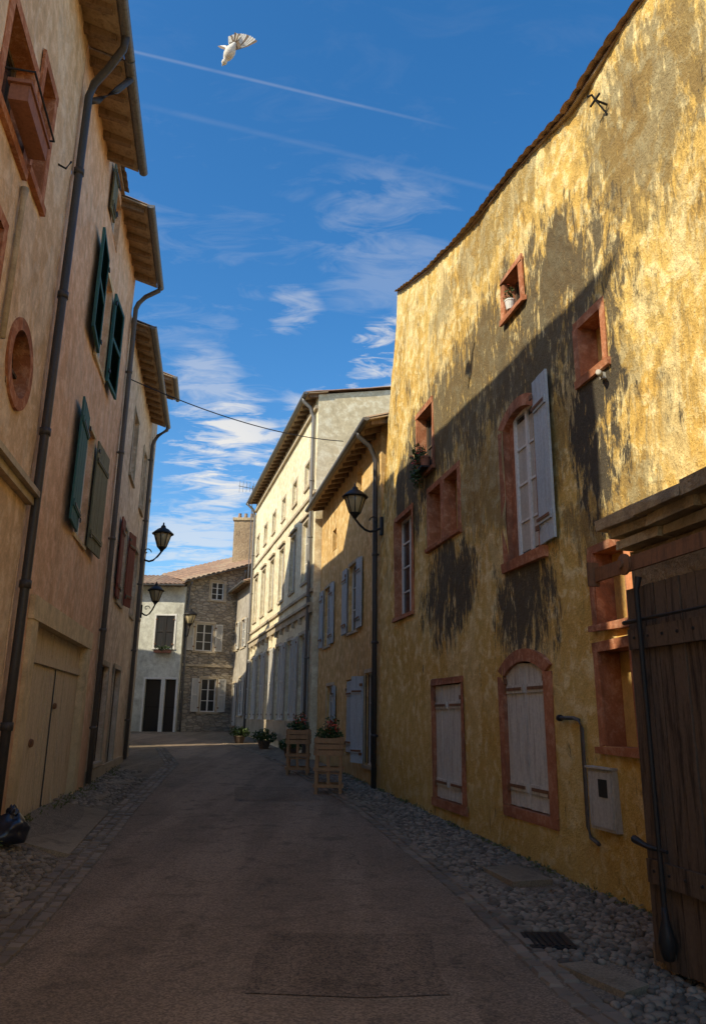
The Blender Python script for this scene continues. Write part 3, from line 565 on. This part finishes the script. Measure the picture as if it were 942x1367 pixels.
ry=sorted(set([-30,0,3,5.1,6.4,8]+list(range(9,34))))
rows=[[(interp(LE,y),y,gz(y)),((interp(LE,y)+interp(RE,y))/2,y,gz(y)),(interp(RE,y),y,gz(y))] for y in ry]
tail=[((-12,34),(-7.6,35)),((-17,35.5),(-10.5,37)),((-30,36),(-30,37.7))]
for l,r in tail: rows.append([(l[0],l[1],gz(l[1])),((l[0]+r[0])/2,(l[1]+r[1])/2,gz((l[1]+r[1])/2)),(r[0],r[1],gz(r[1]))])
sheet('road','road',rows,.006)
sheet('road_patch','patch',[[(-.6,5.05,0),(.1,5.0,0),(.62,5.07,0)],[(-.63,5.7,0),(.1,5.7,0),(.60,5.7,0)],[(-.60,6.37,0),(.1,6.33,0),(.64,6.38,0)]],.011)
sheet('road_patch','patch',[[(-2.0,14.0,gz(14)),(-.5,14.2,gz(14.2))],[(-2.3,16.0,gz(16)),(-.9,16.2,gz(16.2))]],.011)
def lh(y): return interp([(0,.12),(8,.25),(11,.22),(15,.04),(20,0)],y)
rows=[]
for y in [0,1,2,3,4,5,6,7,8]+[8+.5*k for k in range(1,26)]:
    xr=interp(LE,y)-.5; xw=-2.35-.18*y+.01
    if xw>xr-.05: xw=xr-.05
    rows.append([(xw+(xr-xw)*k/6,y,gz(y)+lh(y)*(1-(k/6))+.012*mn.noise(Vector((k*.7,y,2.)))) for k in range(7)])
sheet('left_verge','ground',rows,.008)
def ico():
    import bmesh
    bm=bmesh.new(); bmesh.ops.create_icosphere(bm,subdivisions=2,radius=1)
    v=np.array([q.co[:] for q in bm.verts]); f=[[w.index for w in q.verts] for q in bm.faces if q.calc_center_median().z>-.35]; bm.free(); return v,np.array(f)
IV,IF=ico()
def pebbles(name,pts,mat,rmin,rmax,flat=.55):
    V=[];F=[];k=0
    for (x,y,z) in pts:
        r=random.uniform(rmin,rmax); a=random.uniform(0,6.28); sx=r*random.uniform(.8,1.35); sy=r*random.uniform(.7,1.)
        ca,sa=math.cos(a),math.sin(a); px=IV[:,0]*sx; py=IV[:,1]*sy
        V.append(np.stack([x+px*ca-py*sa,y+px*sa+py*ca,z+IV[:,2]*r*flat],1)); F.append(IF+k); k+=len(IV)
    V=np.concatenate(V); F=np.concatenate(F)
    me=bpy.data.meshes.new(name); me.from_pydata(V.tolist(),[],F.tolist()); me.materials.append(M[mat]); me.polygons.foreach_set('use_smooth',[True]*len(me.polygons))
    o=bpy.data.objects.new(name,me); COL.objects.link(o)
def hexfill(y0,y1,xa,xb,d,zf,keep=lambda x,y:True):
    pts=[];y=y0;row=0
    while y<y1:
        dd=d*(1+max(0,y-9)*.04); x=xa(y)+(dd/2 if row%2 else 0)
        while x<xb(y):
            X=x+random.uniform(-.35,.35)*dd; Y=y+random.uniform(-.35,.35)*dd
            if keep(X,Y): pts.append((X,Y,zf(X,Y)))
            x+=dd
        y+=dd*.87; row+=1
    return pts
def notslab(x,y):
    return not((1.38<x<1.86 and 5.05<y<5.72) or (1.42<x<2.1 and 8.0<y<9.0) or (1.3<x<1.7 and 6.0<y<6.5))
pts=hexfill(3.6,20,lambda y:interp(RE,y)+.26,lambda y:4.151-.2225*y-(.0 if y>5.9 else .75),.062,lambda x,y:gz(y)+.006,notslab)
pebbles('cobblestone_verge',pts,'pebble',.024,.046,.65)
def lk(x,y):
    return mn.noise(Vector((x*.8,y*.8,7)))>-.12 and not (9.0<y<12.6 and x<-3.0 )
pts=hexfill(4.0,19,lambda y:-2.35-.18*y+.03,lambda y:interp(LE,y)-.42,.07,lambda x,y:gz(y)+.010+lh(y)*max(0,min(1,((interp(LE,y)-.5)-x)/max(.1,(interp(LE,y)-.5)-(-2.35-.18*y)))),lk)
pebbles('cobblestone_verge',pts,'pebble',.026,.05,.6)
S=Obj('sett_kerb')
def setts(E,sgn,rows,y0,y1):
    for r in range(rows):
        y=y0+random.uniform(0,.1)
        while y<y1:
            L=random.uniform(.13,.2); x=interp(E,y+L/2)+sgn*(.065+r*.13); dx=(interp(E,y+L)-interp(E,y))
            z=gz(y)+.006+random.uniform(.004,.020); w=.056
            b=[(x-w-dx/2,y,z-.03),(x+w-dx/2,y,z-.03),(x+w+dx/2,y+L-.015,z-.03),(x-w+dx/2,y+L-.015,z-.03)]
            t=[(x-w-dx/2+.012,y+.012,z),(x+w-dx/2-.012,y+.012,z),(x+w+dx/2-.012,y+L-.027,z),(x-w+dx/2+.012,y+L-.027,z)]
            S.add('setts','sett',[tuple(q+random.uniform(-.006,.006) for q in p) for p in b+t],[(4,5,6,7),(0,1,5,4),(1,2,6,5),(2,3,7,6),(3,0,4,7)]); y+=L
setts(LE,-1,3,1.5,27); setts(RE,1,2,1.5,30); S.finish(single=True)
def slab(name,cs,z0,z1,mat):
    if not isinstance(z1,(list,tuple)): z1=[z1]*4
    S=Obj(name); S.add('s',mat,[(x,y,z0) for x,y in cs]+[(x,y,z) for (x,y),z in zip(cs,z1)],[(0,1,2,3),(7,6,5,4),(0,4,5,1),(1,5,6,2),(2,6,7,3),(3,7,4,0)]); S.finish(single=True)
slab('concrete_slab',[(1.66,5.05),(1.86,5.2),(1.62,5.66),(1.40,5.58)],0,.04,'concrete')
slab('concrete_slab',[(1.62,8.05),(2.05,8.2),(1.85,8.95),(1.45,8.8)],0,.06,'concrete')
slab('concrete_apron',[(-4.02,9.2),(-3.15,9.2),(-3.75,12.6),(-4.6,12.6)],-.1,(.25,.06,.13,.24),'concrete')
slab('concrete_slab',[(-4.75,13.6),(-4.15,13.4),(-4.3,14.4),(-4.95,14.6)],.1,.21,'concrete')
slab('concrete_slab',[(-4.9,16),(-4.4,15.9),(-4.6,17),(-5.1,17.1)],.1,.25,'concrete')
D=Obj('drain_cover'); D.box('frame','iron',None,1.33,1.66,6.02,6.42,.0,.02)
for k in range(6): D.box('bars','iron',None,1.36+k*.048,1.38+k*.048,6.05,6.39,.021,.030)
D.finish()
# ------------------------------------------------------------------ LAMPS
def lamp(W,s,z,out,sc_=1.,wallz=None):
    L=Obj('street_lamp'); c=W.P(s,out,z); k=sc_
    L.lathe('lantern_glass','lampglass',c,[(.09*k,0),(.10*k,.01*k),(.19*k,.28*k),(.185*k,.29*k),(0,.29*k)],8)
    for q in range(8):
        a=2*math.pi*q/8; L.tube('lantern_ribs','iron',[(c[0]+.1*k*math.cos(a),c[1]+.1*k*math.sin(a),c[2]),(c[0]+.195*k*math.cos(a),c[1]+.195*k*math.sin(a),c[2]+.29*k)],.009*k,5)
    L.lathe('lantern_hat','iron',(c[0],c[1],c[2]+.285*k),[(0,0),(.23*k,0),(.24*k,.015*k),(.2*k,.05*k),(.12*k,.12*k),(.06*k,.15*k),(.05*k,.19*k),(.02*k,.22*k),(.015*k,.27*k),(0,.28*k)],16)
    L.lathe('lantern_foot','iron',(c[0],c[1],c[2]-.1*k),[(0,0),(.03*k,0),(.05*k,.04*k),(.1*k,.09*k),(.1*k,.1*k)],12)
    wz=z-.35*k if wallz is None else wallz
    pts=[W.P(s,.05,wz)]+[W.P(s,.05+(out-.05)*t,wz+ (z-.1*k-wz)*(t**2.2) -.10*k*math.sin(math.pi*t)) for t in (.2,.4,.6,.8,.92,1)]
    L.tube('bracket','iron',pts,.022*k,8)
    sp=[W.P(s,.12+.10*k*(1-t)*math.cos(5.5*t)+.06,wz+.13*k+.10*k*(1-t)*math.sin(5.5*t)) for t in [i/10 for i in range(11)]]
    L.tube('scroll','iron',sp,.012*k,6); L.box('wall_plate','iron',W,s-.05,s+.05,0,.05,wz-.15,wz+.25); L.finish()
lamp(RW,15.75,5.85,.62,1.2,5.55); lamp(LW,21.7,6.4,.6,1.35,6.05); lamp(LW,23.2,5.0,.42,1.1); lamp(SW,.1,6.1,.5,1.5)
C=Obj('overhead_cable'); a=Vector(LW.P(15.6,.0,8.95)); b=Vector((-.35,23.04,10.3)); pts=[]
for i in range(25):
    t=i/24; p=a.lerp(b,t); p.z-=.5*4*t*(1-t)*.6; pts.append(p)
C.tube('cable','iron',pts,.014,5); C.finish(single=True)
# ------------------------------------------------------------------ PLANTERS, PLANTS, BAG
def planter(x,y):
    P=Obj('wooden_planter'); z=gz(y); w=.23; h=1.04
    for dx in (-w,w):
        for dy in (-w,w): P.box('posts','planter',None,x+dx-.03,x+dx+.03,y+dy-.03,y+dy+.03,z,z+h,.003)
    for zz in (.70,.81,.92):
        for sg in (-1,1):
            P.box('box_slats','planter',None,x-w-.02,x+w+.02,y+sg*(w+.042)-.012,y+sg*(w+.042)+.012,z+zz,z+zz+.095,.003); P.box('box_slats','planter',None,x+sg*(w+.045)-.012,x+sg*(w+.045)+.012,y-w-.02,y+w+.02,z+zz,z+zz+.095,.003)
    for zz in (.12,.42):
        for sg in (-1,1): P.box('rails','planter',None,x-w,x+w,y+sg*(w+.045)-.014,y+sg*(w+.045)+.014,z+zz,z+zz+.06,.003); P.box('rails','planter',None,x+sg*(w+.045)-.014,x+sg*(w+.045)+.014,y-w,y+w,z+zz,z+zz+.06,.003)
    P.box('shelf','planter',None,x-w,x+w,y-w,y+w,z+.36,z+.39); P.box('brace','planter',None,x-.03,x+.03,y-w-.03,y-w-.01,z+.18,z+.70,.003)
    P.box('soil','darkwood',None,x-w+.02,x+w-.02,y-w+.02,y+w-.02,z+.72,z+.98)
    P.leaves('leaf_mass','leaf',(x,y,z+1.10),(.26,.26,.13),300,.04); P.leaves('leaf_sprigs','leaf',(x+.04,y,z+1.24),(.16,.16,.2),120,.035); P.leaves('flower_heads','flower',(x+.05,y-.05,z+1.24),(.18,.2,.14),55,.032); P.finish()
planter(-.40,15.3); planter(-1.22,18.7)
for (x,y,r) in ((-1.75,23.5,.28),(-3.0,27.5,.33),(-4.3,30.5,.3)):
    P=Obj('potted_shrub'); P.lathe('pot','darkwood',(x,y,gz(y)),[(0,0),(.16,0),(.22,.22),(.24,.22),(.24,.28),(.2,.28),(0,.25)],14); P.leaves('leaf_mass','leaf',(x,y,gz(y)+.22+r*.6),(r*1.3,r,r*.7),380,.06); P.finish()
P=Obj('weeds')
for i in range(170):
    if random.random()<.6: y=random.uniform(5.8,20); x=4.151-.2225*y-random.uniform(.02,.12)
    else: y=random.uniform(8,20); x=-2.35-.18*y+random.uniform(.03,.3)
    P.leaves('leaf_tufts','weed',(x,y,gz(y)+.03+(lh(y) if x<-2 else 0)),(.07,.07,.04),9,.022)
P.finish(single=True)
def blob(name,c,rad,mat,amp,seed):
    import bmesh
    bm=bmesh.new(); bmesh.ops.create_icosphere(bm,subdivisions=4,radius=1)
    for v in bm.verts:
        d=v.co.copy(); n=mn.noise(d*1.8+Vector((seed,0,0)))*amp+abs(mn.noise(d*5+Vector((seed,0,0))))*amp*.5
        k=1+n; zz=d.z*k; pin=1.-.45*max(0,zz-.3)
        v.co=Vector((c[0]+d.x*k*rad[0]*pin,c[1]+d.y*k*rad[1]*pin,c[2]+max(-.75,zz)*rad[2]))
    me=bpy.data.meshes.new(name); bm.to_mesh(me); bm.free(); me.materials.append(M[mat]); me.polygons.foreach_set('use_smooth',[True]*len(me.polygons)); return me
P=bpy.data.objects.new('trash_bag',None); COL.objects.link(P)
for nm,me in (('sack',blob('sack',(-3.68,8.75,.37),(.2,.2,.17),'bag',.3,3)),('tied_top',blob('tied_top',(-3.66,8.75,.55),(.06,.06,.07),'bag',.5,8))):
    o=bpy.data.objects.new(nm,me); COL.objects.link(o); o.parent=P
# ------------------------------------------------------------------ PIGEON
Bc=Vector((-1.72,8.0,10.10)); ax=Vector((-.45,.25,-.75)).normalized()
P=Obj('pigeon')
P.lathe('round_body','birdw',Bc,[(0,-.15),(.02,-.14),(.045,-.09),(.07,-.02),(.068,.04),(.048,.09),(.030,.115),(.036,.14),(.034,.165),(.012,.185),(.004,.205),(0,.21)],14,tuple(ax))
def wing(root,dirv,chord,span,mat):
    dirv=dirv.normalized(); chord=chord.normalized(); nrm=dirv.cross(chord).normalized(); n=14
    for i in range(n):
        t=i/(n-1); ang=-.1+t*1.5
        d=(dirv*math.cos(ang)+chord*math.sin(ang)).normalized(); L=span*(1-.35*t); st=root+dirv*span*.22*(1-t); w=nrm.cross(d).normalized()*.028
        o=nrm*(.0022*i)
        pts=[st-w*.6+o,st+d*L*.5-w+o,st+d*L*.93-w*.6+o,st+d*L+o,st+d*L*.93+w*.6+o,st+d*L*.5+w+o,st+w*.6+o]
        P.poly('leaf_wing_feathers',mat if i%4 else 'birdb',[tuple(q) for q in pts])
    P.add('leaf_wing_coverts','birdb',[tuple(root-chord*.02),tuple(root+dirv*span*.45-chord*.02+nrm*.034),tuple(root+dirv*span*.4+chord*.07+nrm*.036),tuple(root+chord*.1+nrm*.034)],[(0,1,2,3)])
wing(Bc+Vector((.03,0,.02)),Vector((.9,-.1,.5)),Vector((-.35,-.2,.9)),.30,'birdw')
wing(Bc+Vector((-.03,0,.03)),Vector((-.5,.4,.75)),Vector((.8,.1,.5)),.22,'birdw')
for k in range(6):
    a=(k-2.5)*.16; d=(-ax+ax.orthogonal().normalized()*a).normalized(); w=d.cross(Vector((0,1,0))).normalized()*.014; s=Bc-ax*.1
    P.poly('leaf_tail','birdb' if k%2 else 'birdw',[tuple(s-w*.4),tuple(s+d*.15-w),tuple(s+d*.16+w),tuple(s+w*.4)])
P.finish()
# ------------------------------------------------------------------ LIGHT + SKY
sd=Vector((.8,.6,-.76)).normalized()
li=bpy.data.lights.new('sun','SUN'); li.energy=5.0; li.angle=math.radians(.5); li.color=(1,.91,.70)
so=bpy.data.objects.new('sun',li); COL.objects.link(so); so.rotation_mode='QUATERNION'; so.rotation_quaternion=sd.to_track_quat('-Z','Y'); so.location=(-20,-20,30)
w=bpy.data.worlds.new('World'); sc.world=w; w.use_nodes=True; nt=w.node_tree; bg=nt.nodes['Background']
sky=nt.nodes.new('ShaderNodeTexSky'); sky.sky_type='NISHITA'; sky.sun_disc=False; sky.sun_elevation=math.asin(-sd.z); sky.sun_rotation=math.atan2(-sd.x,-sd.y)
sky.air_density=1.1; sky.dust_density=.8; sky.ozone_density=3.2
tc=nt.nodes.new('ShaderNodeTexCoord'); D=tc.outputs['Generated']
nrm=nt.nodes.new('ShaderNodeVectorMath'); nrm.operation='NORMALIZE'; nt.links.new(D,nrm.inputs[0]); D=nrm.outputs[0]
X,Y,Z=sep(nt,D)
den=mth(nt,'ADD',Z,.12); cb=nt.nodes.new('ShaderNodeCombineXYZ'); setin(nt,cb.inputs[0],mth(nt,'DIVIDE',X,den)); setin(nt,cb.inputs[1],mth(nt,'DIVIDE',Y,den))
cv=cb.outputs[0]
def dot(v):
    n=nt.nodes.new('ShaderNodeVectorMath'); n.operation='DOT_PRODUCT'; nt.links.new(D,n.inputs[0]); n.inputs[1].default_value=Vector(v).normalized(); return n.outputs['Value']
n1=noise(nt,cv,2.1,3,.6,.6,(1,1.7,1)); n2=noise(nt,cv,7,5,.66,.8,(1,2.2,1))
nn=mth(nt,'ADD',mth(nt,'MULTIPLY',n1,.5),mth(nt,'MULTIPLY',n2,.5))
wisp=mth(nt,'MULTIPLY',mr(nt,nn,.52,.70),mr(nt,Z,.72,.30,.03,.30))
def cl(v,r0,r1,amt):
    e=mr(nt,dot(v),math.cos(math.radians(r1)),math.cos(math.radians(r0)),0,1,True)
    return mth(nt,'MULTIPLY',mr(nt,mth(nt,'ADD',nn,mth(nt,'MULTIPLY',e,.13)),.56,.68),mth(nt,'MULTIPLY',e,amt))
f=wisp
for c in (cl((.04,.9134,.45),0,5.5,1.),cl((-.17,.94,.335),1,6.5,.85),cl((-.20,.92,.43),0,4,.35),cl((.04,.86,.60),1,8,.16),cl((-.08,.90,.52),0,3,.35),cl((-.04,.94,.38),0,5,.5),cl((-.2,.95,.22),0,6,.5)): f=mth(nt,'MAXIMUM',f,c)
def trail(N,wd,amt,x0,x1):
    d=mth(nt,'ABSOLUTE',dot(N)); e=mr(nt,d,wd,.0,0,1,True); e=mth(nt,'MULTIPLY',e,mth(nt,'MULTIPLY',mr(nt,X,x0,x0+.1),mr(nt,X,x1,x1-.12)))
    return mth(nt,'MULTIPLY',mth(nt,'MULTIPLY',e,mr(nt,n2,.3,.6,.3,1)),amt)
f=mth(nt,'MAXIMUM',f,trail((-.1937,.6790,-.7081),.0028,.12,-.35,.12))
f=mth(nt,'MAXIMUM',f,trail((-.20,.64,-.745),.005,.05,-.3,.3))
hs=nt.nodes.new('ShaderNodeHueSaturation'); hs.inputs['Saturation'].default_value=1.32; hs.inputs['Value'].default_value=1.3; nt.links.new(sky.outputs[0],hs.inputs['Color'])
col=mix(nt,f,hs.outputs[0],(6.3,6.0,5.5)); nt.links.new(col,bg.inputs[0]); bg.inputs[1].default_value=.15
# ------------------------------------------------------------------ CAMERA
f_=1000.; th=math.radians(15.3); r=math.radians(.8)
r0=Vector((1,0,0)); u0=Vector((0,-math.sin(th),math.cos(th))); fw=Vector((0,math.cos(th),math.sin(th)))
xa=r0*math.cos(r)+u0*math.sin(r); ya=u0*math.cos(r)-r0*math.sin(r)
cam=bpy.data.cameras.new('camera'); co=bpy.data.objects.new('camera',cam); COL.objects.link(co)
Mx=Matrix((xa,ya,-fw)).transposed().to_4x4(); Mx.translation=(0,0,1.6); co.matrix_world=Mx
cam.sensor_fit='VERTICAL'; cam.sensor_height=36; cam.lens=36*f_/1367; cam.clip_end=2000; cam.clip_start=.05
sc.camera=co
sc.view_settings.view_transform='Standard'; sc.view_settings.look='None'; sc.view_settings.exposure=0
